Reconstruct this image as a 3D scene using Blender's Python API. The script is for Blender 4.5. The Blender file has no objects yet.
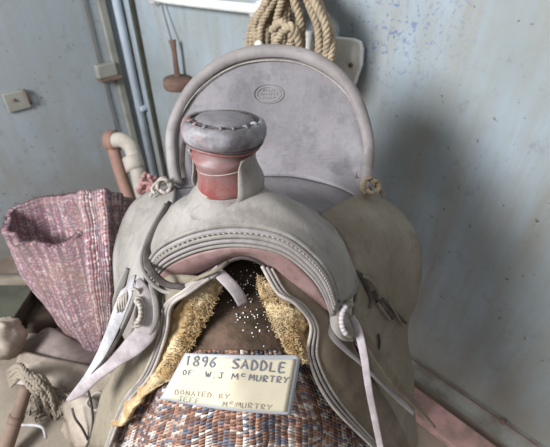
import bpy, bmesh, math, random
from mathutils import Vector, Matrix, noise
R = random.Random(7)
D = bpy.data
COL = bpy.context.scene.collection
F = 400.0; PITCH = math.radians(38); H = 1.52
CP, SP = math.cos(PITCH), math.sin(PITCH)
CAM = Vector((0, 0, H))
# ---------------------------------------------------------------- measuring helpers
def ray(px, py):
    u = (px - 275) / F; v = (223.5 - py) / F
    return Vector((u, CP + v * SP, -SP + v * CP))
def P(px, py, t): return CAM + ray(px, py) * t
YAW = math.radians(8)
AX = Vector((math.sin(YAW), math.cos(YAW), 0))       # saddle's long axis, front to back
H0 = Vector((-.056, .42, 0))                          # under the horn
def PB(px, py, b):                                    # point at distance b behind the horn
    d = ray(px, py); t = (b + (H0.xy.to_3d() - CAM.xy.to_3d()).dot(AX)) / d.dot(AX)
    return CAM + d * t
WC = 1.5                                              # right wall: x + y = WC ; left wall: x - y = WL
WL = -3.14
WN = Vector((-1, -1, 0)).normalized(); WT = Vector((1, -1, 0)).normalized()
LN = Vector((1, -1, 0)).normalized(); LT = Vector((1, 1, 0)).normalized()
def PW(px, py, off=0.0):
    d = ray(px, py); return CAM + d * ((WC - off * math.sqrt(2)) / (d.x + d.y))
def PL(px, py, off=0.0):
    d = ray(px, py); return CAM + d * ((WL + off * math.sqrt(2)) / (d.x - d.y))
def PZ(px, py, z):
    d = ray(px, py); return CAM + d * ((z - H) / d.z)
# ---------------------------------------------------------------- curves
def cr4(a, b, c, d, s):
    return a * (-.5*s + s*s - .5*s**3) + b * (1 - 2.5*s*s + 1.5*s**3) + c * (.5*s + 2*s*s - 1.5*s**3) + d * (-.5*s*s + .5*s**3)
def spl(pts, n, closed=False):
    m = len(pts); out = []
    segs = m if closed else m - 1
    for i in range(segs):
        if closed: a, b, c, d = pts[i-1], pts[i], pts[(i+1) % m], pts[(i+2) % m]
        else:
            b, c = pts[i], pts[i+1]
            a = pts[i-1] if i else b * 2 - c
            d = pts[i+2] if i + 2 < m else c * 2 - b
        for k in range(n): out.append(cr4(a, b, c, d, k / n))
    if not closed: out.append(pts[-1] * 1.0)
    return out
# ---------------------------------------------------------------- object helpers
def finish(o, name, mat, parent=None, smooth=True, label=None):
    if mat:
        o.data.materials.append(mat)
    if smooth and o.type == 'MESH':
        for p in o.data.polygons: p.use_smooth = True
    if parent:
        bpy.context.view_layer.update()
        o.parent = parent
        o.matrix_parent_inverse = parent.matrix_world.inverted()
    if label: o['label'] = label
    return o
def mesh_obj(name, verts, faces, mat, parent=None, smooth=True, uvs=None, label=None):
    me = D.meshes.new(name); me.from_pydata([tuple(v) for v in verts], [], faces); me.update()
    if uvs:
        uvl = me.uv_layers.new(name='UVMap')
        for l in me.loops: uvl.data[l.index].uv = uvs[l.vertex_index]
    bm = bmesh.new(); bm.from_mesh(me); bmesh.ops.recalc_face_normals(bm, faces=bm.faces); bm.to_mesh(me); bm.free()
    o = D.objects.new(name, me); COL.objects.link(o)
    return finish(o, name, mat, parent, smooth, label)
def thing(name, label, cat, loc, group=None):
    o = D.objects.new(name, None); COL.objects.link(o); o.location = loc; o.empty_display_size = .05
    o['label'] = label; o['category'] = cat
    if group: o['group'] = group
    bpy.context.view_layer.update()
    return o
def tag(o, label, cat, group=None, kind=None):
    o['label'] = label; o['category'] = cat
    if group: o['group'] = group
    if kind: o['kind'] = kind
    return o
class MB:
    """collects geometry for ONE mesh object"""
    def __init__(s): s.v = []; s.f = []; s.uv = []
    def add(s, v, f, uv=None):
        n = len(s.v); s.v += list(v); s.f += [tuple(i + n for i in q) for q in f]; s.uv += (uv or [(0, 0)] * len(v))
        return s
    def build(s, name, mat, parent=None, smooth=True, label=None): return mesh_obj(name, s.v, s.f, mat, parent, smooth, s.uv, label)
def grid(rows, nu=5, nv=5, th=.004, toward=None, disp=None):
    """smooth sheet through rows of control points, thickened away from the viewer's side"""
    rows = [spl(r, nu) for r in rows]
    nc = len(rows[0])
    cols = [spl([r[j] for r in rows], nv) for j in range(nc)]
    nr = len(cols[0])
    g = [[cols[j][i] for j in range(nc)] for i in range(nr)]
    nrm = [[None] * nc for _ in range(nr)]
    tot = Vector((0, 0, 0))
    for i in range(nr):
        for j in range(nc):
            a = g[min(i+1, nr-1)][j] - g[max(i-1, 0)][j]; b = g[i][min(j+1, nc-1)] - g[i][max(j-1, 0)]
            n = a.cross(b); n = n.normalized() if n.length > 1e-12 else Vector((0, 0, 1))
            nrm[i][j] = n; tot += n
    mid = g[nr//2][nc//2]
    ref = (toward or (CAM - mid)).normalized()
    sg = 1 if sum(1 if n.dot(ref) > 0 else -1 for r in nrm for n in r) > 0 else -1
    top = []; bot = []; uv = []
    # metric uv
    ulen = [0]; k = nr // 2
    for j in range(1, nc): ulen.append(ulen[-1] + (g[k][j] - g[k][j-1]).length)
    vlen = [0]; k = nc // 2
    for i in range(1, nr): vlen.append(vlen[-1] + (g[i][k] - g[i-1][k]).length)
    for i in range(nr):
        for j in range(nc):
            n = nrm[i][j] * sg
            p = g[i][j] + (n * disp(g[i][j], ulen[j], vlen[i]) if disp else Vector())
            top.append(p); bot.append(p - n * th); uv.append((ulen[j], vlen[i]))
    V = top + bot; N = nr * nc; fs = []
    I = lambda i, j: i * nc + j
    for i in range(nr - 1):
        for j in range(nc - 1):
            fs.append((I(i, j), I(i, j+1), I(i+1, j+1), I(i+1, j)))
            fs.append((N+I(i, j), N+I(i+1, j), N+I(i+1, j+1), N+I(i, j+1)))
    for i in range(nr - 1):
        fs.append((I(i, 0), I(i+1, 0), N+I(i+1, 0), N+I(i, 0)))
        fs.append((I(i, nc-1), N+I(i, nc-1), N+I(i+1, nc-1), I(i+1, nc-1)))
    for j in range(nc - 1):
        fs.append((I(0, j), N+I(0, j), N+I(0, j+1), I(0, j+1)))
        fs.append((I(nr-1, j), I(nr-1, j+1), N+I(nr-1, j+1), N+I(nr-1, j)))
    return V, fs, uv + uv
def sheet(name, rows, mat, parent=None, label=None, **k):
    v, f, uv = grid(rows, **k)
    return mesh_obj(name, v, f, mat, parent, True, uv, label)
def frames(path, closed=False):
    n = len(path); T = []
    for i in range(n):
        if closed: t = path[(i+1) % n] - path[i-1]
        else: t = path[min(i+1, n-1)] - path[max(i-1, 0)]
        T.append(t.normalized() if t.length > 1e-12 else Vector((0, 0, 1)))
    up = Vector((0, 0, 1)) if abs(T[0].z) < .9 else Vector((1, 0, 0))
    x = T[0].cross(up).normalized(); X = [x]
    for i in range(1, n):
        x = X[-1] - T[i] * X[-1].dot(T[i]); X.append(x.normalized())
    return T, X
def tube(mb, path, rad, seg=8, closed=False):
    T, X = frames(path, closed); n = len(path); V = []; fs = []
    tot = 0; uv = []
    for i, p in enumerate(path):
        r = rad(i / max(1, n-1)) if callable(rad) else rad
        y = T[i].cross(X[i])
        if i: tot += (path[i] - path[i-1]).length
        for k in range(seg):
            a = 2 * math.pi * k / seg
            V.append(p + (X[i] * math.cos(a) + y * math.sin(a)) * r); uv.append((k / seg, tot))
    m = n if closed else n - 1
    for i in range(m):
        for k in range(seg):
            a = i * seg + k; b = i * seg + (k+1) % seg; j = (i+1) % n
            fs.append((a, b, j*seg + (k+1) % seg, j*seg + k))
    if not closed:
        fs.append(tuple(reversed(range(seg)))); fs.append(tuple((n-1)*seg + k for k in range(seg)))
    return mb.add(V, fs, uv)
def tube_obj(name, path, rad, mat, parent=None, seg=8, n=6, closed=False, label=None):
    return tube(MB(), spl(path, n, closed), rad, seg, closed).build(name, mat, parent, label=label)
def strap(mb, path, width, th, nrm=None, seg=10):
    """leather thong: a rounded flat section swept on a path"""
    n = len(path)
    T, _ = frames(path); V = []; fs = []; uv = []
    tot = 0
    for i, p in enumerate(path):
        s = i / max(1, n-1); w = width(s) if callable(width) else width
        nn = (nrm(s) if callable(nrm) else nrm) if nrm else (CAM - p)
        side = T[i].cross(nn).normalized(); up = side.cross(T[i]).normalized()
        if i: tot += (path[i] - path[i-1]).length
        for k in range(seg):
            a = 2 * math.pi * k / seg; c, s_ = math.cos(a), math.sin(a)
            c = math.copysign(abs(c) ** .55, c); s_ = math.copysign(abs(s_) ** .7, s_)
            V.append(p + side * c * w / 2 + up * s_ * th / 2); uv.append((c * w / 2, tot))
    for i in range(n-1):
        for k in range(seg):
            a = i*seg + k; b = i*seg + (k+1) % seg
            fs.append((a, b, b + seg, a + seg))
    fs.append(tuple(reversed(range(seg)))); fs.append(tuple((n-1)*seg + k for k in range(seg)))
    return mb.add(V, fs, uv)
def strap_obj(name, path, width, th, mat, parent=None, nrm=None, n=6, label=None):
    return strap(MB(), spl(path, n), width, th, nrm).build(name, mat, parent, label=label)
def lerp_list(vals):
    def f(s):
        x = s * (len(vals) - 1); i = min(int(x), len(vals) - 2); return vals[i] + (vals[i+1] - vals[i]) * (x - i)
    return f
def lathe(mb, prof, origin, axis, xdir=None, seg=40, wob=None):
    axis = axis.normalized(); x = (xdir or Vector((1, 0, 0))); x = (x - axis * x.dot(axis)).normalized(); y = axis.cross(x)
    V = []; fs = []; uv = []
    for i, (r, h) in enumerate(prof):
        for k in range(seg):
            a = 2 * math.pi * k / seg
            sx, sy = wob(a, h) if wob else (1, 1)
            V.append(origin + axis * h + (x * math.cos(a) * sx + y * math.sin(a) * sy) * r); uv.append((k/seg*.2, h))
    for i in range(len(prof) - 1):
        for k in range(seg):
            fs.append((i*seg+k, i*seg+(k+1) % seg, (i+1)*seg+(k+1) % seg, (i+1)*seg+k))
    fs.append(tuple(reversed(range(seg)))); fs.append(tuple((len(prof)-1)*seg+k for k in range(seg)))
    return mb.add(V, fs, uv)
def box(mb, c, ax, ay, az, hx, hy, hz):
    V = [c + ax*(sx*hx) + ay*(sy*hy) + az*(sz*hz) for sx in (-1, 1) for sy in (-1, 1) for sz in (-1, 1)]
    return mb.add(V, [(0,1,3,2),(4,6,7,5),(0,4,5,1),(2,3,7,6),(0,2,6,4),(1,5,7,3)])
def bevel(o, w=.003, s=2):
    m = o.modifiers.new('bevel', 'BEVEL'); m.width = w; m.segments = s; m.limit_method = 'ANGLE'; return o
def ball(mb, c, r, seg=10, rings=6, sx=1, sy=1, sz=1, lump=0):
    V = []; fs = []
    for i in range(rings + 1):
        th = math.pi * i / rings
        for k in range(seg):
            a = 2 * math.pi * k / seg
            q = 1 + (lump * R.uniform(-1, 1) if 0 < i < rings else 0)
            V.append(c + Vector((sx*math.sin(th)*math.cos(a), sy*math.sin(th)*math.sin(a), sz*math.cos(th))) * r * q)
    for i in range(rings):
        for k in range(seg):
            fs.append((i*seg+k, i*seg+(k+1) % seg, (i+1)*seg+(k+1) % seg, (i+1)*seg+k))
    return mb.add(V, fs)
def nz(p, s): return noise.noise(p * s)
# ---------------------------------------------------------------- materials
def srgb(r, g, b):
    f = lambda c: ((c/255 + .055) / 1.055) ** 2.4 if c/255 > .04045 else c/255/12.92
    return (f(r), f(g), f(b), 1)
class NT:
    def __init__(s, name):
        s.m = D.materials.new(name); s.m.use_nodes = True; s.t = s.m.node_tree; s.b = s.t.nodes['Principled BSDF']
    def n(s, ty, **kw):
        x = s.t.nodes.new(ty)
        for k, v in kw.items():
            if k in x.inputs: x.inputs[k].default_value = v
            else: setattr(x, k, v)
        return x
    def l(s, a, b): s.t.links.new(a, b)
    def coords(s, kind='Object', scale=(1, 1, 1), rot=(0, 0, 0)):
        c = s.n('ShaderNodeTexCoord'); mp = s.n('ShaderNodeMapping'); mp.inputs['Scale'].default_value = scale; mp.inputs['Rotation'].default_value = rot
        s.l(c.outputs[kind], mp.inputs['Vector']); return mp.outputs[0]
    def noise(s, vec, scale, detail=4, rough=.55):
        x = s.n('ShaderNodeTexNoise'); x.inputs['Scale'].default_value = scale; x.inputs['Detail'].default_value = detail; x.inputs['Roughness'].default_value = rough
        s.l(vec, x.inputs['Vector']); return x.outputs['Fac']
    def ramp(s, fac, stops, interp='LINEAR'):
        x = s.n('ShaderNodeValToRGB'); x.color_ramp.interpolation = interp
        e = x.color_ramp.elements
        while len(e) < len(stops): e.new(.5)
        for q, (p, c) in zip(e, stops): q.position = p; q.color = c if len(c) == 4 else (*c, 1)
        s.l(fac, x.inputs[0]); return x.outputs[0]
    def mix(s, fac, a, b, mode='MIX'):
        x = s.n('ShaderNodeMix', data_type='RGBA', blend_type=mode)
        if isinstance(fac, (int, float)): x.inputs[0].default_value = fac
        else: s.l(fac, x.inputs[0])
        for k, v in ((6, a), (7, b)):
            if isinstance(v, tuple): x.inputs[k].default_value = v
            else: s.l(v, x.inputs[k])
        return x.outputs[2]
    def math(s, op, a, b=None):
        x = s.n('ShaderNodeMath', operation=op)
        for k, v in ((0, a), (1, b)):
            if v is None: continue
            if isinstance(v, (int, float)): x.inputs[k].default_value = v
            else: s.l(v, x.inputs[k])
        return x.outputs[0]
    def out(s, col, rough=.7, bump=None, strength=.3, dist=.002, spec=.3, metal=0):
        if isinstance(col, tuple): s.b.inputs['Base Color'].default_value = col
        else: s.l(col, s.b.inputs['Base Color'])
        s.b.inputs['Roughness'].default_value = rough; s.b.inputs['Specular IOR Level'].default_value = spec; s.b.inputs['Metallic'].default_value = metal
        if bump is not None:
            bn = s.n('ShaderNodeBump'); bn.inputs['Strength'].default_value = strength; bn.inputs['Distance'].default_value = dist
            s.l(bump, bn.inputs['Height']); s.l(bn.outputs[0], s.b.inputs['Normal'])
        return s.m
G = (0, 0, 0, 1); W = (1, 1, 1, 1)
def leather(name, base, dust, scale=14, amt=(.4, .65), rough=.62, crack=.25, spot=None):
    n = NT(name); v = n.coords()
    big = n.noise(v, scale, 6, .6); fine = n.noise(v, 160, 5, .65); streak = n.noise(n.coords(scale=(60, 60, 9)), 1, 4)
    c = n.mix(n.ramp(big, [(amt[0], G), (amt[1], W)]), base, dust)
    c = n.mix(n.math('MULTIPLY', n.ramp(fine, [(.42, G), (.7, W)]), .16), c, tuple(min(1, x * 1.25) for x in dust[:3]) + (1,))
    c = n.mix(n.math('MULTIPLY', n.ramp(streak, [(.55, G), (.75, W)]), .3), c, tuple(x * .6 for x in base[:3]) + (1,))
    sn = n.noise(n.coords(scale=(14, 14, 14), rot=(.6, .4, .9)), 1, 7, .75)
    c = n.mix(n.math('MULTIPLY', n.ramp(sn, [(.52, G), (.62, W)]), .45), c, tuple(x * .62 for x in base[:3]) + (1,))
    scr = n.noise(n.coords(scale=(220, 18, 30), rot=(.3, .9, .5)), 1, 3, .5)
    c = n.mix(n.math('MULTIPLY', n.ramp(scr, [(.64, G), (.74, W)]), .14), c, tuple(min(1, x * 1.3) for x in dust[:3]) + (1,))
    scr2 = n.noise(n.coords(scale=(26, 240, 40), rot=(.2, .1, 1.1)), 1, 3, .5)
    c = n.mix(n.math('MULTIPLY', n.ramp(scr2, [(.64, G), (.72, W)]), .25), c, tuple(x * .5 for x in base[:3]) + (1,))
    if spot:
        c = n.mix(n.math('MULTIPLY', n.ramp(n.noise(v, 9, 5, .6), [(.52, G), (.64, W)]), .75), c, spot)
    vor = n.n('ShaderNodeTexVoronoi'); vor.inputs['Scale'].default_value = 420; n.l(v, vor.inputs['Vector'])
    bmp = n.math('ADD', n.math('MULTIPLY', vor.outputs['Distance'], .35), n.math('ADD', n.math('MULTIPLY', fine, .5), n.math('ADD', n.math('MULTIPLY', sn, 2.2), n.math('MULTIPLY', big, 1.5))))
    return n.out(c, rough, bmp, crack, .0016, .35)
def weave(name, cols, yarn=.004, cols2=None, stripe=None, dusty=None, bumpd=.002):
    n = NT(name); c = n.n('ShaderNodeTexCoord'); sep = n.n('ShaderNodeSeparateXYZ'); 
    # wobble the yarns a little
    nzt = n.n('ShaderNodeTexNoise'); nzt.inputs['Scale'].default_value = 18; n.l(c.outputs['UV'], nzt.inputs['Vector'])
    vm = n.n('ShaderNodeVectorMath', operation='MULTIPLY_ADD'); n.l(nzt.outputs['Color'], vm.inputs[0]); vm.inputs[1].default_value = (.012, .012, 0); n.l(c.outputs['UV'], vm.inputs[2])
    n.l(vm.outputs[0], sep.inputs[0])
    u = n.math('DIVIDE', sep.outputs[0], yarn); v = n.math('DIVIDE', sep.outputs[1], yarn * .7)
    fu = n.math('FLOOR', u); 
    vs = n.math('ADD', v, n.math('MULTIPLY', n.math('MODULO', fu, 2), .5)); fv = n.math('FLOOR', vs)
    cmb = n.n('ShaderNodeCombineXYZ'); n.l(fu, cmb.inputs[0]); n.l(fv, cmb.inputs[1])
    wn = n.n('ShaderNodeTexWhiteNoise', noise_dimensions='2D'); n.l(cmb.outputs[0], wn.inputs['Vector'])
    wu = n.n('ShaderNodeTexWhiteNoise', noise_dimensions='1D'); n.l(fu, wu.inputs['W'])
    wv = n.n('ShaderNodeTexWhiteNoise', noise_dimensions='1D'); n.l(fv, wv.inputs['W'])
    f = n.math('ADD', n.math('MULTIPLY', wn.outputs[0], .4), n.math('ADD', n.math('MULTIPLY', wu.outputs[0], .35), n.math('MULTIPLY', wv.outputs[0], .25)))
    k = len(cols); col = n.ramp(f, [(.22 + .5 * i / k, cc) for i, cc in enumerate(cols)], 'CONSTANT')
    if stripe:
        st = n.math('SINE', n.math('MULTIPLY', sep.outputs[0], stripe[1])); 
        col = n.mix(n.math('MULTIPLY', n.ramp(st, [(.2, G), (.6, W)]), stripe[2]), col, stripe[0])
        st2 = n.math('SINE', n.math('MULTIPLY', sep.outputs[1], stripe[1] * .8))
        col = n.mix(n.math('MULTIPLY', n.ramp(st2, [(.4, G), (.8, W)]), stripe[2] * .7), col, stripe[0])
    if dusty:
        col = n.mix(n.math('MULTIPLY', n.ramp(n.noise(c.outputs['Object'], 7, 5), [(.4, G), (.7, W)]), .6), col, dusty)
    su = n.math('ABSOLUTE', n.math('SINE', n.math('MULTIPLY', u, math.pi))); sv = n.math('ABSOLUTE', n.math('SINE', n.math('MULTIPLY', vs, math.pi)))
    h = n.math('MULTIPLY', su, sv); h = n.math('ADD', h, n.math('MULTIPLY', n.noise(c.outputs['Object'], 500, 3), .5))
    return n.out(col, .95, h, .9, bumpd, .1)
def plain(name, col, rough=.6, metal=0, bscale=60, bs=.2, var=.25, col2=None, spec=.3, vs=12):
    n = NT(name); v = n.coords(); f = n.noise(v, vs, 6, .6)
    c2 = col2 or tuple(x * (1 - var) for x in col[:3]) + (1,)
    return n.out(n.mix(n.ramp(f, [(.4, G), (.62, W)]), col, c2), rough, n.noise(v, bscale, 5), bs, .002, spec, metal)

M = {}
M['lea_light'] = leather('dusty grey leather', srgb(122, 115, 108), srgb(153, 146, 140), 8, (.36, .66))
M['lea_cantle'] = leather('grey mauve leather', srgb(104, 99, 101), srgb(130, 124, 126), 8, (.35, .7))
M['lea_side'] = leather('olive grey leather', srgb(116, 105, 88), srgb(136, 126, 110), 7)
M['lea_skirt'] = leather('brown grey skirt leather', srgb(100, 86, 70), srgb(126, 112, 96), 8)
M['lea_edge'] = leather('pale cut leather edge', srgb(140, 130, 120), srgb(176, 166, 156), 30)
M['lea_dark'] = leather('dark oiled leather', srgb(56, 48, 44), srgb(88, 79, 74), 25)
M['lea_roll'] = leather('worn cantle roll leather', srgb(122, 114, 112), srgb(144, 136, 133), 9)
M['lea_pink'] = leather('pinkish brown leather', srgb(126, 98, 94), srgb(146, 120, 116), 14)
M['lea_thong'] = leather('pale mauve thong leather', srgb(150, 138, 138), srgb(176, 166, 166), 30)
M['lea_white'] = leather('bleached string leather', srgb(156, 150, 150), srgb(184, 178, 178), 20)
M['lea_tan'] = leather('dusty tan leather', srgb(136, 122, 108), srgb(172, 158, 144), 8)
M['red'] = leather('worn red leather wrap', srgb(128, 60, 52), srgb(124, 100, 98), 18, (.38, .58), .45)
def horn_m():
    n = NT('horn cap leather'); v = n.coords()
    c = n.mix(n.ramp(n.noise(v, 30, 6, .65), [(.38, G), (.62, W)]), srgb(96, 90, 92), srgb(150, 146, 150))
    c = n.mix(n.math('MULTIPLY', n.ramp(n.noise(v, 22, 4), [(.56, G), (.64, W)]), .6), c, srgb(150, 88, 72))
    return n.out(c, .5, n.noise(v, 120, 6), .4, .002, .4)
M['horn'] = horn_m()
M['lea_tan2'] = leather('brown grey flap leather', srgb(112, 98, 92), srgb(138, 124, 118), 8)
M['lea_frame'] = leather('cool pale string leather', srgb(150, 146, 146), srgb(184, 180, 182), 20)
def fleece():
    n = NT('tan sheepskin fleece'); v = n.coords(); f = n.noise(v, 28, 5)
    c = n.mix(n.ramp(f, [(.36, G), (.66, W)]), srgb(166, 134, 92), srgb(216, 194, 156))
    return n.out(c, 1, n.noise(v, 260, 6, .7), 1, .004, .05)
M['fleece'] = fleece()
M['blanket'] = weave('coarse tweed saddle blanket', [srgb(116, 88, 76), srgb(102, 98, 106), srgb(164, 124, 106), srgb(134, 104, 90), srgb(180, 160, 146), srgb(114, 114, 126), srgb(170, 132, 114), srgb(206, 194, 186)], .0068, dusty=None, bumpd=.004)
M['plaid'] = weave('pink plaid wool', [srgb(146, 102, 106), srgb(176, 134, 138), srgb(136, 124, 134), srgb(196, 162, 162), srgb(160, 104, 110), srgb(214, 194, 190)], .0066, stripe=(srgb(122, 104, 116), 150, .5), dusty=srgb(152, 128, 112), bumpd=.003)
M['rope'] = plain('hemp rope', srgb(172, 154, 130), .9, 0, 300, .6, .3, spec=.1, vs=60)
M['enamel'] = plain('chipped white enamel', srgb(236, 236, 230), .4, 0, 40, .1, .15, vs=20)
M['pipe_w'] = plain('pale blue painted pipe', srgb(184, 194, 204), .45, 0, 60, .2, .15)
M['pipe_c'] = plain('cream painted pipe', srgb(176, 166, 154), .6, 0, 60, .3, .25)
M['rust'] = plain('rusty brown iron', srgb(122, 96, 84), .85, 0, 120, .5, .35)
M['copper'] = plain('worn copper brown pipe', srgb(146, 112, 98), .7, 0, 60, .3, .3)
M['wire'] = plain('dull wire', srgb(130, 122, 112), .6, .3)
M['wood'] = plain('weathered brown wood', srgb(124, 102, 88), .75, 0, 80, .3, .35)
M['pinkwood'] = plain('faded red painted board', srgb(182, 142, 138), .8, 0, 50, .3, .2, srgb(142, 116, 106), vs=12)
M['plate'] = plain('painted wall plate', srgb(152, 150, 140), .7, 0, 60, .3, .2)
M['canvas'] = plain('dusty tan canvas', srgb(138, 126, 112), .95, 0, 160, .5, .3, vs=7)
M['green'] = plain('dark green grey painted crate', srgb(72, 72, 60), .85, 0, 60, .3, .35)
M['pinkrag'] = plain('pink rag', srgb(186, 142, 138), .95, 0, 200, .8, .25, vs=50)
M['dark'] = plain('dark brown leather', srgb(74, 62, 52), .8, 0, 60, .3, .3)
M['film'] = plain('laminated card edge', srgb(164, 165, 168), .35, 0, 20, .05, .1, spec=.5)
M['card'] = plain('aged cream card', srgb(198, 186, 162), .6, 0, 60, .05, .06, vs=25)
M['ink'] = plain('grey blue marker ink', srgb(112, 114, 124), .7, 0, 60, 0, .1)
M['ink2'] = plain('faint pencil ink', srgb(164, 153, 136), .8, 0, 60, 0, .1)
M['glint'] = plain('white lint', srgb(236, 238, 244), .5, 0, 60, 0, .05)  # white of the beads that imitate glints
M['thread'] = plain('waxed thread', srgb(196, 184, 164), .8)
M['shade'] = plain('dark brown felt', srgb(62, 51, 37), .95, 0, 220, .7, .3, srgb(96, 76, 64), vs=26)  # deep shade of the gullet put into this colour
def wallm(name, a, b, tint, blue):
    n = NT(name); v = n.coords(); 
    c = n.mix(n.ramp(n.noise(v, 1.6, 5, .55), [(.35, G), (.68, W)]), a, b)
    c = n.mix(n.math('MULTIPLY', n.ramp(n.noise(n.coords(scale=(5, 5, .7)), 2.4, 7, .65), [(.42, G), (.68, W)]), .75), c, tint)
    c = n.mix(n.math('MULTIPLY', n.ramp(n.noise(v, 17, 7, .7), [(.58, G), (.66, W)]), .35), c, tuple(x*.62 for x in a[:3]) + (1,))
    c = n.mix(n.math('MULTIPLY', n.ramp(n.noise(v, 48, 4, .6), [(.67, G), (.70, W)]), .75), c, srgb(70, 62, 54))
    sz = n.n('ShaderNodeSeparateXYZ'); n.l(v, sz.inputs[0])
    gr = n.math('ADD', sz.outputs[2], n.math('MULTIPLY', n.noise(v, 4, 6, .65), .9))
    c = n.mix(n.math('MULTIPLY', n.ramp(gr, [(.55, W), (1.0, G)]), .55), c, srgb(132, 120, 102))
    if blue:
        vd = n.n('ShaderNodeVectorMath', operation='DISTANCE'); n.l(v, vd.inputs[0]); vd.inputs[1].default_value = PW(385, 8)
        flk = n.ramp(vd.outputs['Value'], [(.05, W), (.30, G)])
        msk = n.math('MULTIPLY', n.ramp(n.noise(v, 75, 6, .65), [(.57, G), (.60, W)]), flk)
        c = n.mix(n.math('MULTIPLY', msk, .8), c, blue)
    return n.out(c, .62, n.noise(v, 35, 6, .6), .35, .003, .35)
M['wall_r'] = wallm('painted wall', srgb(134, 140, 140), srgb(162, 173, 182), srgb(142, 138, 126), srgb(92, 106, 148))
M['wall_l'] = wallm('blue grey painted wall', srgb(150, 157, 161), srgb(164, 171, 178), srgb(150, 149, 145), None)  # the left wall's own blue grey paint
M['trim'] = plain('grey painted strip', srgb(140, 140, 134), .7, 0, 60, .3, .25, srgb(118, 112, 102))
M['floor'] = plain('dusty brown floor', srgb(112, 100, 88), .9, 0, 40, .4, .3, srgb(134, 118, 106), vs=6)
# ---------------------------------------------------------------- room
def quad_wall(name, a, b, z0, z1, nrm, mat):
    """thick wall: inner face from a to b"""
    V = []
    for off in (0, -.1):
        for p, z in ((a, z0), (b, z0), (b, z1), (a, z1)): V.append(Vector((p.x, p.y, z)) + nrm * off)
    o = mesh_obj(name, V, [(0,1,2,3),(7,6,5,4),(0,4,5,1),(1,5,6,2),(2,6,7,3),(3,7,4,0)], mat, smooth=False); o['kind'] = 'structure'; return o
corner = Vector(((WC + WL) / 2, (WC - WL) / 2, 0))
quad_wall('wall_right', corner, corner + WT * 4.6, 0, 2.8, WN, M['wall_r'])
quad_wall('wall_left', corner, corner - LT * 4.2, 0, 2.8, LN, M['wall_l'])
fl = MB(); box(fl, Vector((.6, .6, -.05)), Vector((1,0,0)), Vector((0,1,0)), Vector((0,0,1)), 4.5, 4.5, .05)
o = fl.build('floor', M['floor'], smooth=False); o['kind'] = 'structure'
zt = PW(417, 358).z
tr = MB(); a = corner; L = 4.6
box(tr, corner + WT * (L/2) + WN * .008 + Vector((0, 0, zt/2)), WT, WN, Vector((0,0,1)), L/2, .008, zt/2)
o = tr.build('baseboard_right', M['trim'], smooth=False); o['kind'] = 'structure'; bevel(o, .003)
# thin seam bead and screws on the strip
sb = MB(); tube(sb, [corner + WN*.018 + Vector((0,0,zt)), corner + WT*L + WN*.018 + Vector((0,0,zt))], .0035, 6)
o = sb.build('trim_1', M['wood'], smooth=True); o['kind'] = 'structure'
# pink board lying on the floor along the wall
def fd(px, py): 
    p = PZ(px, py, .03); return (p.x + p.y)
d0 = (fd(419, 392) + fd(502, 447)) / 2; d1 = (fd(416, 417) + fd(455, 447)) / 2
mid = (d0 + d1) / 2; hw = (d0 - d1) / 2 / math.sqrt(2)
pb = MB(); base = Vector((mid/2, mid/2, .015)); box(pb, base + WT * .6, WT, WN, Vector((0,0,1)), 1.5, hw, .015)
o = bevel(pb.build('painted_board', M['pinkwood'], smooth=False), .004)
tag(o, 'faded pink painted board lying on the floor along the right wall', 'board')
# bolts on the strip
for i, (px, py) in enumerate(((503, 421),)):
    mb = MB(); c = PW(px, py, .016); lathe(mb, [(.011, 0), (.011, .004), (.008, .009), (.002, .011)], c, WN, Vector((0,0,1)), 12)
    tag(mb.build('bolt', M['rust']), 'brown bolt head on the grey strip low on the right wall', 'bolt')
# ---------------------------------------------------------------- things on the walls
def cyl_path(name, pts, r, mat, parent=None, n=1, seg=12): return tube_obj(name, pts, r, mat, parent, seg, n)
def vert(px0, py0, px1, py1, off, fn=PW):
    a = fn((px0+px1)/2, (py0+py1)/2, off); return a
# white vertical pipe
a = vert(113, 0, 155, 165, .03); 
tt = thing('wall_pipe', 'straight pale blue vertical pipe on the wall near the corner, left of the saddle', 'pipe', (a.x, a.y, .0))
cyl_path('pipe', [Vector((a.x, a.y, 0)), Vector((a.x, a.y, 2.6))], .022, M['pipe_w'], tt)
for z in (1.72, .62):
    mb = MB(); box(mb, Vector((a.x, a.y, z)) - WN*.012, WT, WN, Vector((0,0,1)), .04, .02, .012); bevel(mb.build('bracket', M['pipe_w'], tt), .003)
a = vert(127, 0, 168, 165, .012)
t2 = MB(); box(t2, Vector((a.x, a.y, 1.35)), WT, WN, Vector((0,0,1)), .012, .012, 1.25)
tag(bevel(t2.build('dark_strip', M['green'], smooth=False), .003), 'narrow dark vertical strip on the wall just right of the pale blue pipe', 'strip')  # narrow dark strip along the gap line beside the pipe
a = vert(97, 0, 140, 150, .012, PL)
t3 = MB(); box(t3, Vector((a.x, a.y, 1.35)), LT, LN, Vector((0,0,1)), .02, .012, 1.25)
tag(bevel(t3.build('wall_conduit', M['plate'], smooth=False), .005), 'flat grey conduit running up the wall left of the pale blue pipe', 'conduit')
# thin wire with junction clip
w = thing('wall_wire', 'thin wire running down the left wall through a small clip box', 'wire', PL(105, 72, .01))
cyl_path('wire', [PL(80, -14, .012), PL(97, 55, .012), PL(118, 135, .012)], .0045, M['wire'], w, 4, 6)
mb = MB(); c = PL(106, 70, .02); box(mb, c, LT, LN, Vector((0,0,1)), .055, .02, .035); 
bx = bevel(mb.build('clip_box', M['plate'], w, smooth=False), .008, 3)
mb = MB(); box(mb, c + LN*.022 + Vector((0,0,-.04)), LT, LN, Vector((0,0,1)), .06, .03, .006); bevel(mb.build('clip_lip', M['wood'], w, smooth=False), .003)
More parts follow.
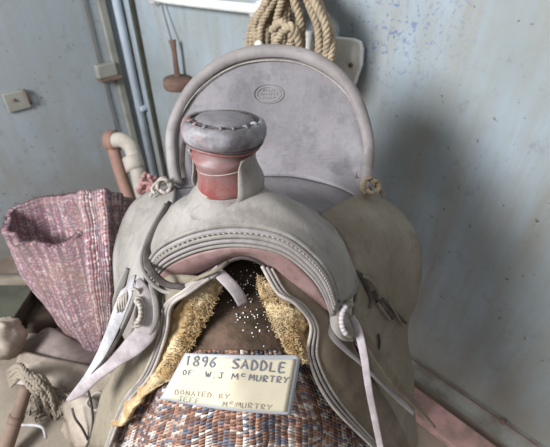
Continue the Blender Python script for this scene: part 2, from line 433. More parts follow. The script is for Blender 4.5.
# plate with latch
w = thing('latch_plate', 'small square plate with a nail latch on the left wall at the picture edge', 'wall plate', PL(17, 100, .0))
mb = MB(); c = PL(17, 101, .008); box(mb, c, LT, LN, Vector((0,0,1)), .052, .008, .045); bevel(mb.build('plate', M['plate'], w, smooth=False), .006, 3)
mb = MB(); tube(mb, [PL(23, 89, .02), PL(27, 96, .03), PL(31, 104, .02)], .006, 8); mb.build('nail', M['wood'], w)
mb = MB(); ball(mb, PL(14, 100, .02), .008); mb.build('screw', M['rust'], w)
# horizontal white pipe at the top
hp = thing('top_pipe', 'white horizontal pipe at the top behind the rope coils', 'pipe', PW(210, 6, .04))
cyl_path('pipe', [PW(150, -4, .04), PW(170, 0, .04), PW(255, 9, .04), PW(300, 14, .04)], .017, M['enamel'], hp, 3)
for px, py in ((158, -3), (262, 10)):
    mb = MB(); lathe(mb, [(.03, 0), (.03, .012), (.021, .02), (.021, .045)], PW(px, py, 0), WN, Vector((0,0,1)), 20); mb.build('pipe_clamp', M['enamel'], hp)
# elbow pipe and copper pipe, left of the saddle
ep = thing('elbow_pipe', 'cream elbow pipe fitting bending down beside the brown pipe', 'pipe', P(133, 160, 1.75))
cyl_path('elbow', [P(114, 141, 1.78), P(122, 140, 1.76), P(131, 147, 1.74), P(135, 160, 1.73), P(141, 186, 1.73), P(145, 200, 1.73)], .033, M['pipe_c'], ep, 5, 14)
cyl_path('coupling', [P(131, 160, 1.73), P(139, 161, 1.73)], .028, M['pipe_c'], ep)
mb = MB(); tube(mb, spl([P(132, 157, 1.73), P(136, 170, 1.73)], 3), .042, 16); mb.build('collar', M['pipe_c'], ep)
cp = thing('brown_pipe', 'rusty brown pipe running down to the plaid blanket', 'pipe', P(120, 165, 1.8))
cyl_path('pipe', [P(113, 147, 1.80), P(118, 165, 1.80), P(127, 192, 1.80), P(136, 220, 1.80)], .027, M['copper'], cp, 3)
mb = MB(); tube(mb, spl([P(109, 141, 1.80), P(117, 141, 1.79)], 3), .048, 16); mb.build('pipe_cap', M['copper'], cp)
# pink rag knot
mb = MB(); c = P(147, 184, 1.6)
for i in range(26):
    d = Vector((R.uniform(-1, 1), R.uniform(-1, .6), R.uniform(-1, 1))).normalized() * .022
    e = Vector((R.uniform(-1, 1), R.uniform(-1, .6), R.uniform(-1, 1))).normalized() * .045
    tube(mb, spl([c + d*.4, c + d + Vector((0, 0, .004)), c + e*.9, c + e + Vector((0, 0, -.008))], 4), .0085, 6)
tag(mb.build('pink_rag', M['pinkrag']), 'frayed pink rag knot hanging behind the left edge of the saddle', 'rag')
# rusty hanger
hg = thing('rusty_hanger', 'rusty iron weight hanging from a thin wire on the wall', 'hanger', PW(176, 80, .05))
cyl_path('wire', [PW(157, -16, .02), PW(163, 10, .03), PW(172, 42, .05)], .004, M['wire'], hg, 4, 6)
mb = MB(); strap(mb, spl([PW(172, 40, .05), PW(174, 50, .05), PW(176, 66, .05), PW(178, 80, .05)], 4), lerp_list([.034, .022, .024, .03]), .016); mb.build('shank', M['rust'], hg)
mb = MB(); lathe(mb, [(.0, -.022), (.062, -.022), (.067, -.014), (.067, .014), (.062, .022), (0, .022)], PW(178, 83, .065), Vector((0, 0, 1)), Vector((1, 0, 0)), 28); mb.build('weight_ring', M['rust'], hg)
# enamel plate with rounded corner
def plate_poly(name, pts, th, mat, parent=None, off=.02):
    n = len(pts); fr = [PW(x, y, off + th) for x, y in pts]; bk = [p - WN * th for p in fr]
    return mesh_obj(name, fr + bk, [tuple(range(n)), tuple(range(2*n-1, n-1, -1))] + [(i, (i+1) % n, n + (i+1) % n, n + i) for i in range(n)], mat, parent, False)
en = thing('enamel_plaque', 'white enamel plaque with a dark screw hole behind the rope', 'plaque', PW(345, 60, .02))
bevel(plate_poly('plaque', [(262, 22), (334, 37), (352, 39), (359, 42), (361, 50), (360, 66), (356, 78), (350, 96), (262, 84)], .018, M['enamel'], en), .005, 3)
mb = MB(); lathe(mb, [(.007, 0), (.007, .004), (.002, .006)], PW(351, 65, .04), WN, Vector((0,0,1)), 12); mb.build('screw', M['rust'], en)
# hook + rope coils
hk = thing('wall_hook', 'white porcelain hook holding up the rope coils', 'hook', PW(285, -20, .0))
cyl_path('hook', [PW(285, -8, .0), PW(285, -14, .06), PW(287, -16, .14), PW(288, -26, .19)], .014, M['enamel'], hk, 5)
mb = MB(); ball(mb, PW(288, -28, .19), .026); mb.build('hook_knob', M['enamel'], hk)
mb = MB(); ball(mb, PW(268, 5, .13), .024, 14, 10, 1.2, 1, .9); mb.build('knob', M['enamel'], hk)
rp = thing('rope_coil', 'coils of tan hemp rope hanging above the cantle', 'rope', PW(290, 20, .12))
def rope(mb, path, r, pitch, strands=3):
    T, X = frames(path); s = 0; ph = [0]
    for i in range(1, len(path)): ph.append(ph[-1] + (path[i] - path[i-1]).length / pitch * 2 * math.pi)
    for k in range(strands):
        pts = []
        for i, p in enumerate(path):
            a = ph[i] + 2 * math.pi * k / strands; y = T[i].cross(X[i])
            pts.append(p + (X[i] * math.cos(a) + y * math.sin(a)) * r * .55)
        tube(mb, pts, r * .56, 6)
loops = [(292, 45, 104, .19, 2.4), (298, 25, 92, .21, 1.7), (281, 26, 88, .195, .9), (294, 43, 100, .085, 1.9), (298, 41, 96, .10, .7), (290, 34, 90, .16, 1.1), (290, 38, 92, .10, .3), (293, 29, 84, .12, 1.4), (300, 33, 88, .145, .0), (284, 18, 74, .15, 2.2), (288, 42, 100, .17, .8), (303, 22, 80, .18, 3.0), (308, 30, 110, .11, 1.0), (274, 20, 95, .14, .5), (296, 38, 94, .2, .2)]
for i, (cx, rx, bot, off, ph) in enumerate(loops):
    cps = []; rx *= .88; cx -= 1.5
    N = 14
    for k in range(N):
        a = 2 * math.pi * k / N
        px = cx + rx * math.sin(a) * (1 + .04 * math.sin(3*a + ph)); py = (bot - 16) / 2 - (bot + 16) / 2 * math.cos(a)
        px = px if math.cos(a) < .3 else 287 + (px - 287) * .85
        cps.append(PW(px, py, off + .012 * math.sin(2*a + ph)))
    path = spl(cps, 9, True); path.append(path[0])
    mb = MB(); rope(mb, path, .0108, .036); mb.build('rope_loop', M['rope'], rp)
mb = MB(); rope(mb, spl([PW(272, 30, .2), PW(282, 22, .23), PW(292, 36, .235), PW(286, 50, .225), PW(277, 42, .24), PW(290, 26, .25), PW(299, 44, .23), PW(296, 66, .21)], 10), .011, .04); mb.build('rope_knot', M['rope'], rp)
for px, py in ((259, 45), (279, 40)):
    mb = MB(); ball(mb, PW(px, py, .22), .013, 10, 8); mb.build('rope_whipping', M['enamel'], rp, label='white taped spot on the rope')
# ---------------------------------------------------------------- bench with spare tack on the left
bn = thing('side_bench', 'low wooden bench under the dusty tack on the left', 'bench', (-.88, .75, 0))
mb = MB(); box(mb, Vector((-.86, .56, .535)), Vector((1,0,0)), Vector((0,1,0)), Vector((0,0,1)), .44, .40, .02); bevel(mb.build('bench_top', M['wood'], bn, smooth=False), .004)
for sx in (-1.24, -.48):
    for sy in (.22, .90):
        mb = MB(); box(mb, Vector((sx, sy, .2575)), Vector((1,0,0)), Vector((0,1,0)), Vector((0,0,1)), .03, .03, .2575); bevel(mb.build('leg', M['wood'], bn, smooth=False), .003)
rows = []
for i in range(7):
    rows.append([])
    for j in range(8):
        x = -1.28 + .84 * j / 7; y = .18 + .76 * i / 6
        rows[-1].append(Vector((x, y, .572 + .018 * abs(nz(Vector((x, y, 3)), 5)))))
tag(sheet('canvas_sheet', rows, M['canvas'], th=.006, toward=Vector((0, 0, 1)), disp=lambda p, u, v: .01 * abs(nz(p, 14))), 'dusty tan canvas sheet spread over the low bench on the left', 'sheet')
# plaid blanket: open folded roll
pl = thing('plaid_blanket', 'pink plaid wool blanket folded into an open roll on the left', 'blanket', PZ(85, 350, .575))
def ring(pts): return [P(x, y, t) for x, y, t in pts]
lv = [ring([(4,226,1.16),(10,236,1.1),(24,243,1.07),(50,247,1.045),(77,238,1.035),(84,212,1.07),(78,194,1.14),(56,195,1.26),(30,200,1.27),(10,210,1.22)]),
      ring([(7,240,1.16),(16,250,1.09),(32,259,1.06),(56,264,1.035),(82,260,1.03),(92,235,1.07),(90,215,1.14),(60,215,1.26),(36,220,1.27),(14,228,1.22)]),
      ring([(22,272,1.16),(33,284,1.09),(48,293,1.06),(66,299,1.04),(90,292,1.035),(99,270,1.07),(98,250,1.14),(70,250,1.24),(46,255,1.25),(26,264,1.22)]),
      ring([(45,306,1.16),(54,318,1.1),(66,328,1.07),(80,333,1.05),(97,325,1.045),(104,305,1.08),(104,290,1.14),(84,285,1.2),(62,290,1.21),(48,300,1.19)]),
      ring([(68,336,1.15),(74,346,1.12),(84,354,1.09),(93,358,1.07),(103,350,1.07),(108,335,1.09),(108,325,1.13),(97,322,1.17),(80,325,1.18),(70,330,1.17)])]
rings = [spl(r, 8, True) for r in lv]; nc = len(rings[0])
cols = [spl([r[j] for r in rings], 10) for j in range(nc)]; nr = len(cols[0])
V = []; fs = []; uv = []
for i in range(nr):
    cen = sum((cols[j][i] for j in range(nc)), Vector()) / nc
    for j in range(nc):
        p = cols[j][i]; d = (p - cen).normalized()
        V.append(p + d * (.006 * math.sin(j * .55 + i * .05) + .01 * nz(p, 9) + .003 * nz(p, 60) + (.012 * abs(nz(Vector((j, 0, 5)), .5)) if i < 2 else 0)))
        uv.append((j * .013, i * .0135))
for i in range(nr): 
    cen = sum((cols[j][i] for j in range(nc)), Vector()) / nc
    for j in range(nc):
        p = V[i*nc + j]; V.append(p + (cen - p).normalized() * .02); uv.append((j * .013, i * .0135))
N = nr * nc
for i in range(nr-1):
    for j in range(nc):
        k = (j+1) % nc
        fs.append((i*nc+j, i*nc+k, (i+1)*nc+k, (i+1)*nc+j)); fs.append((N+i*nc+j, N+(i+1)*nc+j, N+(i+1)*nc+k, N+i*nc+k))
for j in range(nc):
    k = (j+1) % nc; fs.append((j, N+j, N+k, k)); fs.append(((nr-1)*nc+j, (nr-1)*nc+k, N+(nr-1)*nc+k, N+(nr-1)*nc+j))
mesh_obj('blanket_roll', V, fs, M['plaid'], pl, True, uv)
wr = lambda p, u, v: .006 * math.sin(u * 110) + .008 * nz(p, 12) + .003 * nz(p, 55)
rows = [[P(76,192,1.05), P(92,189,1.04), P(110,190,1.06), P(126,196,1.12), P(142,205,1.22)],
        [P(80,220,1.02), P(95,215,1.01), P(112,216,1.03), P(126,222,1.1), P(142,230,1.2)],
        [P(84,255,1.01), P(99,252,1.0), P(114,252,1.03), P(126,255,1.1), P(140,260,1.2)],
        [P(92,300,1.03), P(104,298,1.02), P(114,297,1.05), P(124,298,1.12), P(136,300,1.2)],
        [P(98,340,1.06), P(106,336,1.05), P(113,333,1.07), P(122,330,1.13), P(130,330,1.2)]]
sheet('blanket_fold', rows, M['plaid'], pl, th=.014, nu=8, nv=8, disp=wr)
# fringe threads on the roll's mouth
mb = MB()
for i in range(90):
    j = R.randrange(nc); p = V[j]; d = Vector((R.uniform(-1, 1), R.uniform(-1, 1), R.uniform(.2, 1.2))).normalized() * R.uniform(.006, .018)
    tube(mb, [p, p + d * .6 + Vector((0, 0, .002)), p + d], .0009, 4)
o = mb.build('frayed_edge', M['plaid'], pl); o['kind'] = 'stuff'
# spare tack: leather flaps
lf = thing('spare_saddle_flap', 'broad dusty tan leather flap folded below the plaid blanket', 'leather flap', PZ(75, 390, .58))
sheet('flap', [[P(28,345,1.12), P(50,328,1.10), P(85,345,1.08), P(150,368,1.05)],
               [P(18,362,1.06), P(50,352,1.04), P(90,366,1.02), P(150,385,1.0)],
               [P(12,383,1.02), P(45,384,1.0), P(80,400,.98), P(140,412,.97)],
               [P(16,398,1.01), P(45,402,.995), P(78,415,.975), P(135,430,.965)]], M['lea_tan2'], lf, th=.008, nu=8, nv=6, disp=lambda p, u, v: .006 * nz(p, 8))
sheet('folded_flap', [[P(20,350,1.04), P(45,356,1.02), P(90,366,1.0), P(140,378,.98)],
               [P(14,368,1.0), P(42,372,.98), P(84,388,.96), P(135,402,.94)],
               [P(11,379,1.0), P(42,388,.98), P(80,402,.95), P(130,418,.94)]], M['lea_tan'], lf, th=.01, nu=8, nv=6)
strap_obj('flap_rim', [P(12,380,.995), P(42,387,.975), P(80,402,.945), P(130,418,.935)], .012, .008, M['lea_edge'], lf)
# grey bulky leather under the string tips
bk = thing('leather_bundle', 'dusty greyish bundle of old leather with looped thongs, lower left', 'leather', PZ(100, 430, .58))
def blob(name, c, sx, sy, sz, mat, parent, sc=10, amp=.15):
    V = []; fs = []; n = 28; m = 18
    for i in range(m+1):
        th = math.pi * i / m
        for k in range(n):
            a = 2 * math.pi * k / n; d = Vector((math.sin(th)*math.cos(a), math.sin(th)*math.sin(a), math.cos(th)))
            q = 1 + amp * nz(c * 3 + d, 1.6) + amp * .5 * nz(c + d, 4)
            V.append(c + Vector((d.x*sx, d.y*sy, d.z*sz)) * q)
    for i in range(m):
        for k in range(n): fs.append((i*n+k, i*n+(k+1) % n, (i+1)*n+(k+1) % n, (i+1)*n+k))
    return mesh_obj(name, V, fs, mat, parent)
blob('bundle_body', P(96, 424, .96), .075, .07, .07, M['lea_tan'], bk, amp=.35)
blob('bundle_body', P(128, 440, .98), .09, .09, .06, M['lea_tan'], bk, amp=.3)
sheet('bundle_flap', [[P(62,404,.93), P(75,396,.90), P(96,398,.9), P(112,404,.93)],
                      [P(66,425,.90), P(82,418,.875), P(98,418,.88), P(112,424,.92)],
                      [P(76,452,.89), P(90,448,.87), P(100,448,.88), P(110,452,.9)]], M['lea_tan'], bk, th=.006)
tube_obj('thong_loop', [P(88,400,.86), P(98,392,.85), P(108,398,.86), P(107,408,.86), P(95,410,.86), P(88,406,.86)], .0035, M['lea_edge'], bk, closed=True)
strap_obj('thong', [P(88,390,.82), P(91,402,.82), P(93,420,.83), P(90,438,.84), P(84,452,.85)], .005, .003, M['lea_dark'], bk)
strap_obj('thong', [P(72,408,.86), P(75,418,.855), P(82,428,.86), P(88,440,.87)], .005, .003, M['lea_dark'], bk)
strap_obj('thong', [P(118,372,.84), P(122,384,.84), P(120,396,.85), P(116,408,.86)], .008, .003, M['lea_edge'], bk)
# frayed rope bundle + wooden pole + hook
fr = thing('frayed_rope_bundle', 'frayed bundle of dusty rope wound at the top of the wooden pole', 'rope bundle', P(30, 388, .93))
for k in range(6):
    mb = MB(); y = k * 2.6 + R.uniform(-1.5, 1.5); j = lambda a: R.uniform(-a, a)
    rope(mb, spl([P(8 + k*.6, 372 + y, .95), P(20 + j(4), 366 + y + j(4), .91), P(34 + j(4), 374 + y + j(4), .895 + j(.01)), P(46 + j(5), 386 + y + j(8), .90), P(52 + j(10), 400 + y + j(14), .94)], 8), .0065, .028); mb.build('rope_strand', M['canvas'], fr)
mb = MB()
for k in range(110):
    x = R.uniform(32, 72); y = 384 + (x-30)*.3 + R.uniform(-4, 14); l = R.uniform(8, 34)
    tube(mb, spl([P(x, y, .93), P(x + R.uniform(-12, 12), y + l*.5, .93), P(x + R.uniform(-22, 16), y + l, .96)], 4), .0016, 4)
o = mb.build('frayed_fibres', M['canvas'], fr); o['kind'] = 'stuff'
po = thing('wooden_pole', 'worn brown wooden pole leaning up from the bottom left corner', 'pole', P(2, 470, .84))
tube_obj('pole', [P(27, 386, .90), P(19, 412, .885), P(11, 434, .87), P(-3, 475, .85)], lambda s: .0125 + .003 * s, M['wood'], po, 14)
mb = MB(); tube(mb, spl([P(17, 416, .88), P(14.5, 423, .878)], 2), .0165, 14); mb.build('pole_band', M['wood'], po)
tube_obj('wire_hook', [P(22, 425, .86), P(34, 425, .86), P(43, 428, .86), P(46, 438, .865)], .0032, M['lea_white'], po, 8, label='white bent wire hook on the pole')
# dark crate behind
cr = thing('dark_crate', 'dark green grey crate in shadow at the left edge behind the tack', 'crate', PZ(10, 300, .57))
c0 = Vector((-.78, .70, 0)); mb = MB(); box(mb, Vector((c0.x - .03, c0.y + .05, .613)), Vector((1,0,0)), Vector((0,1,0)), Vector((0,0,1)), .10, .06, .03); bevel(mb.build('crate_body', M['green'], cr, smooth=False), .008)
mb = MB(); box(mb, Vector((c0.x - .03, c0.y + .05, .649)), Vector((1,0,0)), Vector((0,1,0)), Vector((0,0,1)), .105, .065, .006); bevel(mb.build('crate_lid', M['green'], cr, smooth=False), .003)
ob = blob('leather_pouch', P(6, 338, 1.03), .045, .05, .055, M['lea_tan'], None, amp=.3)
tag(ob, 'rounded dusty leather pouch at the left edge under the plaid blanket', 'pouch')
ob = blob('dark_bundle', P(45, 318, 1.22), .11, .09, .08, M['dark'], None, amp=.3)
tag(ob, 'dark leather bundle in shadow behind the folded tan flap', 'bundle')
# ---------------------------------------------------------------- saddle stand (mostly covered)
st = thing('saddle_stand', 'wooden stand under the tweed blanket carrying the old saddle', 'stand', (0, .62, 0))
XR = Vector((AX.y, -AX.x, 0)); Z = Vector((0, 0, 1))
def LB(l, b, z): return Vector((H0.x, H0.y, 0)) + XR * l + AX * b + Vector((0, 0, z))
mb = MB(); box(mb, LB(0, .2, H - .56), XR, AX, Z, .05, .26, .05); bevel(mb.build('rail', M['wood'], st, smooth=False), .008)
for l in (-1, 1):
    for b in (0.03, .40):
        mb = MB(); top = LB(.03*l, b, H - .6); bot = LB(.14*l, b, 0); d = (bot - top).normalized()
        box(mb, (top + bot) / 2, XR, AX, d, .02, .03, (bot - top).length / 2); bevel(mb.build('leg', M['wood'], st, smooth=False), .004)
# ---------------------------------------------------------------- tweed blanket
bcols = [60, 110, 150, 190, 240, 290, 330, 370, 420]
brow = [(232, [1.05, .9, .78, .72, .69, .72, .78, .9, 1.05]),
        (255, [1.0, .86, .73, .67, .64, .67, .73, .86, 1.0]),
        (290, [.97, .81, .68, .62, .60, .62, .68, .81, .97]),
        (330, [.97, .81, .67, .585, .555, .585, .67, .81, .97]),
        (370, [.96, .81, .65, .565, .535, .56, .64, .79, .94]),
        (410, [.96, .78, .635, .56, .53, .555, .63, .77, .92]),
        (450, [.96, .77, .63, .57, .54, .56, .625, .75, .90]),
        (500, [.96, .77, .64, .60, .57, .58, .64, .74, .90])]
lims = {232: (190, 300), 255: (165, 320), 290: (158, 330), 330: (142, 345), 370: (125, 372), 410: (108, 396), 450: (92, 408), 500: (80, 412)}
def bt(ts, x):
    for i in range(8):
        if x <= bcols[i+1]: q = (x - bcols[i]) / (bcols[i+1] - bcols[i]); return cr4(ts[max(i-1, 0)], ts[i], ts[i+1], ts[min(i+2, 8)], q)
rows = []
for y, ts in brow:
    a_, b_ = lims[y]; rows.append([P(a_ + (b_-a_)*j/8, y, bt(ts, a_ + (b_-a_)*j/8)) for j in range(9)])
def bw(p, u, v): return .0035 * math.sin(u * 95 + 1.2 * math.sin(v*16)) + .004 * nz(p, 10) + .0012 * nz(p, 80)
tb = sheet('tweed_blanket', rows, M['blanket'], None, th=.014, nu=14, nv=12, disp=bw, toward=Vector((0, -.4, 1)))
tag(tb, 'coarse orange and blue tweed saddle blanket under the saddle and card', 'blanket')
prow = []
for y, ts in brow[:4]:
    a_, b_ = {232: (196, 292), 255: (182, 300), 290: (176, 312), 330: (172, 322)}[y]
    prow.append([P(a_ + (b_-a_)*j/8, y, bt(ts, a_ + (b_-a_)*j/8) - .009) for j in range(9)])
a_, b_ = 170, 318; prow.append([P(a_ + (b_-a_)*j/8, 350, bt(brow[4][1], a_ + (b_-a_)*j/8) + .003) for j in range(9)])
fp = sheet('shade_sheet', prow, M['shade'], None, th=.004, nu=8, nv=8, toward=Vector((0, -.4, 1)), disp=lambda p, u, v: .002 * nz(p, 25))  # dark sheet over the blanket, standing in for shade under the fork
tag(fp, 'dark brown sheet standing in for the deep shade inside the gullet behind the card', 'shading')
# white beads standing in for glints of light in the gullet
mb = MB()
for i in range(95):
    a = R.gauss(0, 1); px = 247 + R.gauss(0, 13); py = 300 + R.gauss(0, 22)
    if not (215 < px < 285 and 262 < py < 350): continue
    t = .60 if py < 290 else .60 - (py - 290) / 40 * .045
    t += (abs(px - 240) / 50) ** 2 * .02
    ball(mb, P(px, py, t - .0125), R.uniform(.0005, .0013), 6, 4, lump=.2)
o = mb.build('glint_flecks', M['glint']); tag(o, 'bright white beads standing in for glints of light inside the gullet', 'glint', kind='stuff')
# ---------------------------------------------------------------- THE SADDLE
S = thing('western_saddle', 'old dusty grey leather western saddle on the tweed blanket', 'saddle', LB(0, .18, H - .46))
# fork
frk = [[PB(147,268,-.04), PB(163,247,-.042), PB(198,230,-.045), PB(240,225,-.045), PB(284,233,-.045), PB(317,256,-.042), PB(333,278,-.038), PB(341,304,-.03)],
       [PB(148,258,-.03), PB(165,236,-.03), PB(200,217,-.03), PB(238,211,-.03), PB(283,221,-.03), PB(318,243,-.028), PB(338,268,-.022), PB(350,300,-.012)],
       [PB(151,243,-.01), PB(168,216,-.01), PB(201,199,-.01), PB(236,194,-.01), PB(280,203,-.01), PB(318,228,-.008), PB(341,256,0), PB(356,294,.01)],
       [PB(158,224,.03), PB(176,202,.025), PB(204,188,.022), PB(234,184,.02), PB(274,191,.022), PB(314,216,.026), PB(343,246,.035), PB(362,286,.04)],
       [PB(170,212,.075), PB(186,200,.07), PB(212,195,.065), PB(238,193,.065), PB(276,195,.065), PB(314,210,.07), PB(346,236,.08), PB(368,274,.09)]]
sheet('fork', frk, M['lea_light'], S, th=.012, nu=7, nv=7, disp=lambda p, u, v: .0012 * nz(p, 30))
# layered binding along the gullet
def arc(dy, b, dx=0, shrink=1.0):
    base = [(146,270),(161,250),(197,234),(240,229),(284,237),(314,259),(329,280),(337,303)]
    c = (240, 300)
    return [PB(c[0] + (x - c[0]) * shrink + dx, y + dy, b) for x, y in base]
for k, (dy, b, mt, r) in enumerate(((-4, -.042, 'lea_light', .0034), (1.5, -.046, 'lea_roll', .0038), (6.5, -.047, 'lea_light', .0037), (11.5, -.047, 'lea_roll', .0035), (16, -.047, 'lea_light', .0026))):
    pts = arc(dy, b, 0, 1 - .012 * k)
    tube_obj('gullet_welt', pts, lambda s, r=r: r * (.75 + .25 * math.sin(math.pi * min(1, max(0, s)))), M[mt], S, 10, 8)
mb = MB()   # stitches
pp = spl(arc(4, -.0505, 0, .985), 40)
for i in range(4, len(pp) - 6, 5): tube(mb, [pp[i], pp[i+2]], .0006, 5)
o = mb.build('stitching', M['thread'], S)
# gullet lining, pinkish leather
outer = [(158,276),(172,264),(200,253),(240,248),(282,256),(306,275),(320,292),(330,312)]
inner = [(172,296),(182,284),(205,272),(240,256),(268,266),(282,288),(296,300),(318,306)]
sheet('gullet_lining', [[PB(x, y, -.047) for x, y in outer], [PB((x+a)/2, (y+c)/2, -.046) for (x, y), (a, c) in zip(outer, inner)], [PB(x, y, -.036) for x, y in inner]], M['lea_pink'], S, th=.006, nu=6, nv=4)
# underside of the gullet, going back
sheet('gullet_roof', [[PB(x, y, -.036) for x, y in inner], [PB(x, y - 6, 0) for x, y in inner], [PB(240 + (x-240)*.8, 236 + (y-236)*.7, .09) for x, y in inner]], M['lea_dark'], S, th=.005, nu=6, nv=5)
# horn
hc = PB(224, 131, 0.0); hb = PB(229, 190, .012)
ha = (hc - hb).normalized(); hl = (hc - hb).length
tilt = Vector((0.05, .12, 1)).normalized()
mb = MB(); prof = [(.060, -.016), (.055, -.008), (.049, .001), (.043, .006), (.0405, .012), (.040, .016)]
lathe(mb, [(r, h) for r, h in prof], hb - Z * .004, Vector((0, -.05, 1)).normalized(), seg=48, wob=lambda a, h: (1.0, .9)); mb.build('horn_base', M['lea_light'], S)
mb = MB()
nk = [(.0385, -.002), (.0398, .006), (.0386, .013), (.0365, .020), (.0348, .028), (.0338, .035), (.0340, .042), (.0370, .052)]
lathe(mb, [(r, h) for r, h in nk], hb + Z * .006, Vector((-.08, -.06, 1)).normalized(), seg=48, wob=lambda a, h: (1 + .02*math.sin(3*a + h*80), .92))
neck = mb.build('horn_neck', M['red'], S, label='worn red leather wrapping the horn neck')
for hh, rr, ph in ((.034, .0338, 2.9), (.004, .0395, 2.4)):
    mb = MB(); ax = Vector((-.08, -.06, 1)).normalized(); x = Vector((1, 0, 0)); x = (x - ax * x.dot(ax)).normalized(); y = ax.cross(x); pts = []
    for k in range(40):
        a = 2 * math.pi * k / 40; pts.append(hb + Z*.006 + ax * (hh + .004 * math.sin(a + ph)) + (x * math.cos(a) + y * math.sin(a) * .92) * rr)
    tube(mb, pts, .0007, 6, True); mb.build('wrap_cord', M['lea_dark'] if hh < .01 else M['lea_edge'], neck)
# grey sleeve covering back right half of the neck
V = []; ax = Vector((-.08, -.06, 1)).normalized(); x = Vector((1, 0, 0)); x = (x - ax * x.dot(ax)).normalized(); y = ax.cross(x); rows = []
for r, h in nk:
    row = []
    for k in range(9):
        a = -1.25 + h * 7 + (4.2 - h*7) * k / 8; row.append(hb + Z*.006 + ax*h + (x*math.cos(a) + y*math.sin(a)*.92) * (r + .0035 + .006 * min(1, k / 4) * max(0, 1 - h*9)))
    rows.append(row)
sheet('horn_sleeve', rows, M['lea_light'], neck, th=.002, nu=3, nv=3, toward=Vector((1, .2, .1)))
cx = (Vector((1, 0, 0)) - tilt * tilt.x).normalized()
mb = MB()
capw = lambda a, h: (1.0 + .02 * math.sin(2*a + 1) + .012 * math.sin(5*a), .93 + .02 * math.sin(3*a))
lathe(mb, [(.030, -.016), (.040, -.0135), (.0455, -.0075), (.0475, -.001), (.0472, .006), (.045, .0115), (.0405, .0140), (.036, .0125), (.034, .0105), (.02, .011)], hc, tilt, cx, 56, capw)
cap = mb.build('horn_cap', M['horn'], S)
mb = MB(); lathe(mb, [(.0335, .008), (.0335, .012), (.030, .0155), (.020, .018), (.008, .019), (.001, .0192)], hc + cx*.0008, tilt, cx, 40, capw); mb.build('cap_top', M['lea_cantle'], cap)
cy = tilt.cross(cx)
for hh, rr, rad, mt in ((-.0105, .0435, .0012, 'lea_dark'), (-.0145, .0400, .0022, 'red'), (.0135, .0365, .0011, 'lea_dark')):
    mb = MB(); pts = []
    for k in range(48):
        a = 2*math.pi*k/48; sx, sy = capw(a, 0); pts.append(hc + tilt * (hh + .0012*math.sin(2*a)) + (cx*math.cos(a)*sx + cy*math.sin(a)*sy) * rr)
    tube(mb, pts, rad, 6, True); mb.build('cap_seam', M[mt], cap)
# crimps around cap top
mb = MB()
for k in range(7):
    a = math.pi * (1.12 + .76 * k / 6) + R.uniform(-.04, .04); p0 = hc + tilt*.0135 + (cx*math.cos(a) + cy*math.sin(a)*.95) * .033; p1 = hc + tilt*.0135 + (cx*math.cos(a) + cy*math.sin(a)*.95) * .041
    tube(mb, [p0, (p0+p1)/2 + tilt*.0016, p1], lambda s: .0017, 6)
mb.build('cap_crimp', M['horn'], cap)
# seat + cantle
seat = [[PB(170,212,.075), PB(186,204,.07), PB(212,202,.065), PB(228,201,.065), PB(246,201,.065), PB(272,200,.065), PB(300,207,.066), PB(322,215,.07), PB(345,236,.08)],
        [PB(172,200,.15), PB(190,196,.17), PB(214,192,.18), PB(240,190,.18), PB(264,189,.18), PB(290,191,.18), PB(318,196,.17), PB(340,204,.15), PB(357,214,.13)],
        [PB(176,188,.21), PB(198,186,.225), PB(222,180,.24), PB(246,177,.25), PB(271,176,.25), PB(296,177,.25), PB(320,182,.24), PB(344,190,.22), PB(362,200,.2)]]
cb = seat[2]
c2 = [PB(177,180,.235), PB(190,165,.27), PB(214,145,.30), PB(240,135,.318), PB(271,130,.325), PB(301,135,.318), PB(329,148,.30), PB(351,168,.27), PB(363,190,.225)]
c3 = [PB(175,172,.25), PB(178,138,.30), PB(202,105,.34), PB(235,84,.36), PB(271,78,.368), PB(307,84,.36), PB(341,108,.34), PB(361,146,.29), PB(366,182,.235)]
c4 = [PB(173,165,.26), PB(173,128,.31), PB(193,88,.355), PB(228,61,.382), PB(271,52,.39), PB(314,60,.382), PB(349,88,.355), PB(367,135,.31), PB(367,176,.25)]
sheet('seat', seat, M['lea_cantle'], S, th=.01, nu=6, nv=6, disp=lambda p, u, v: .001*nz(p, 30))
ct = sheet('cantle', [cb, c2, c3, c4], M['lea_cantle'], S, th=.02, nu=6, nv=8, disp=lambda p, u, v: .001*nz(p, 40))
roll = [PB(178,186,.215)] + [q + Vector((0, 0.002, 0)) for q in c4] + [PB(366,190,.22)]
rp_ = spl(roll, 12)
tube(MB(), rp_, lambda s: .0135 * (.8 + .2*math.sin(math.pi*s)), 14).build('cantle_roll', M['lea_roll'], ct)
# stitch bead inside the rim
inn = [c4[i] * .82 + c3[i] * .18 + (CAM - c4[i]).normalized() * .004 for i in range(9)]
for o_, r_ in ((0, .0019), (1, .0013)):
    pts = [a_.lerp(c3[i], .16 * o_) for i, a_ in enumerate(inn)]
    pts = [p + (CAM - p).normalized() * .002 * o_ for p in pts]
    tube(MB(), spl(pts, 10), r_, 6).build('rim_bead', M['lea_dark'] if o_ == 0 else M['lea_edge'], ct)
# strap slit folded down at the left of the cantle (inner flap)
strap_obj('rim_tuck', [PB(196,112,.325), PB(186,135,.295), PB(182,158,.262), PB(184,178,.225)], lerp_list([.004, .008, .011, .008]), .003, M['lea_dark'], ct)
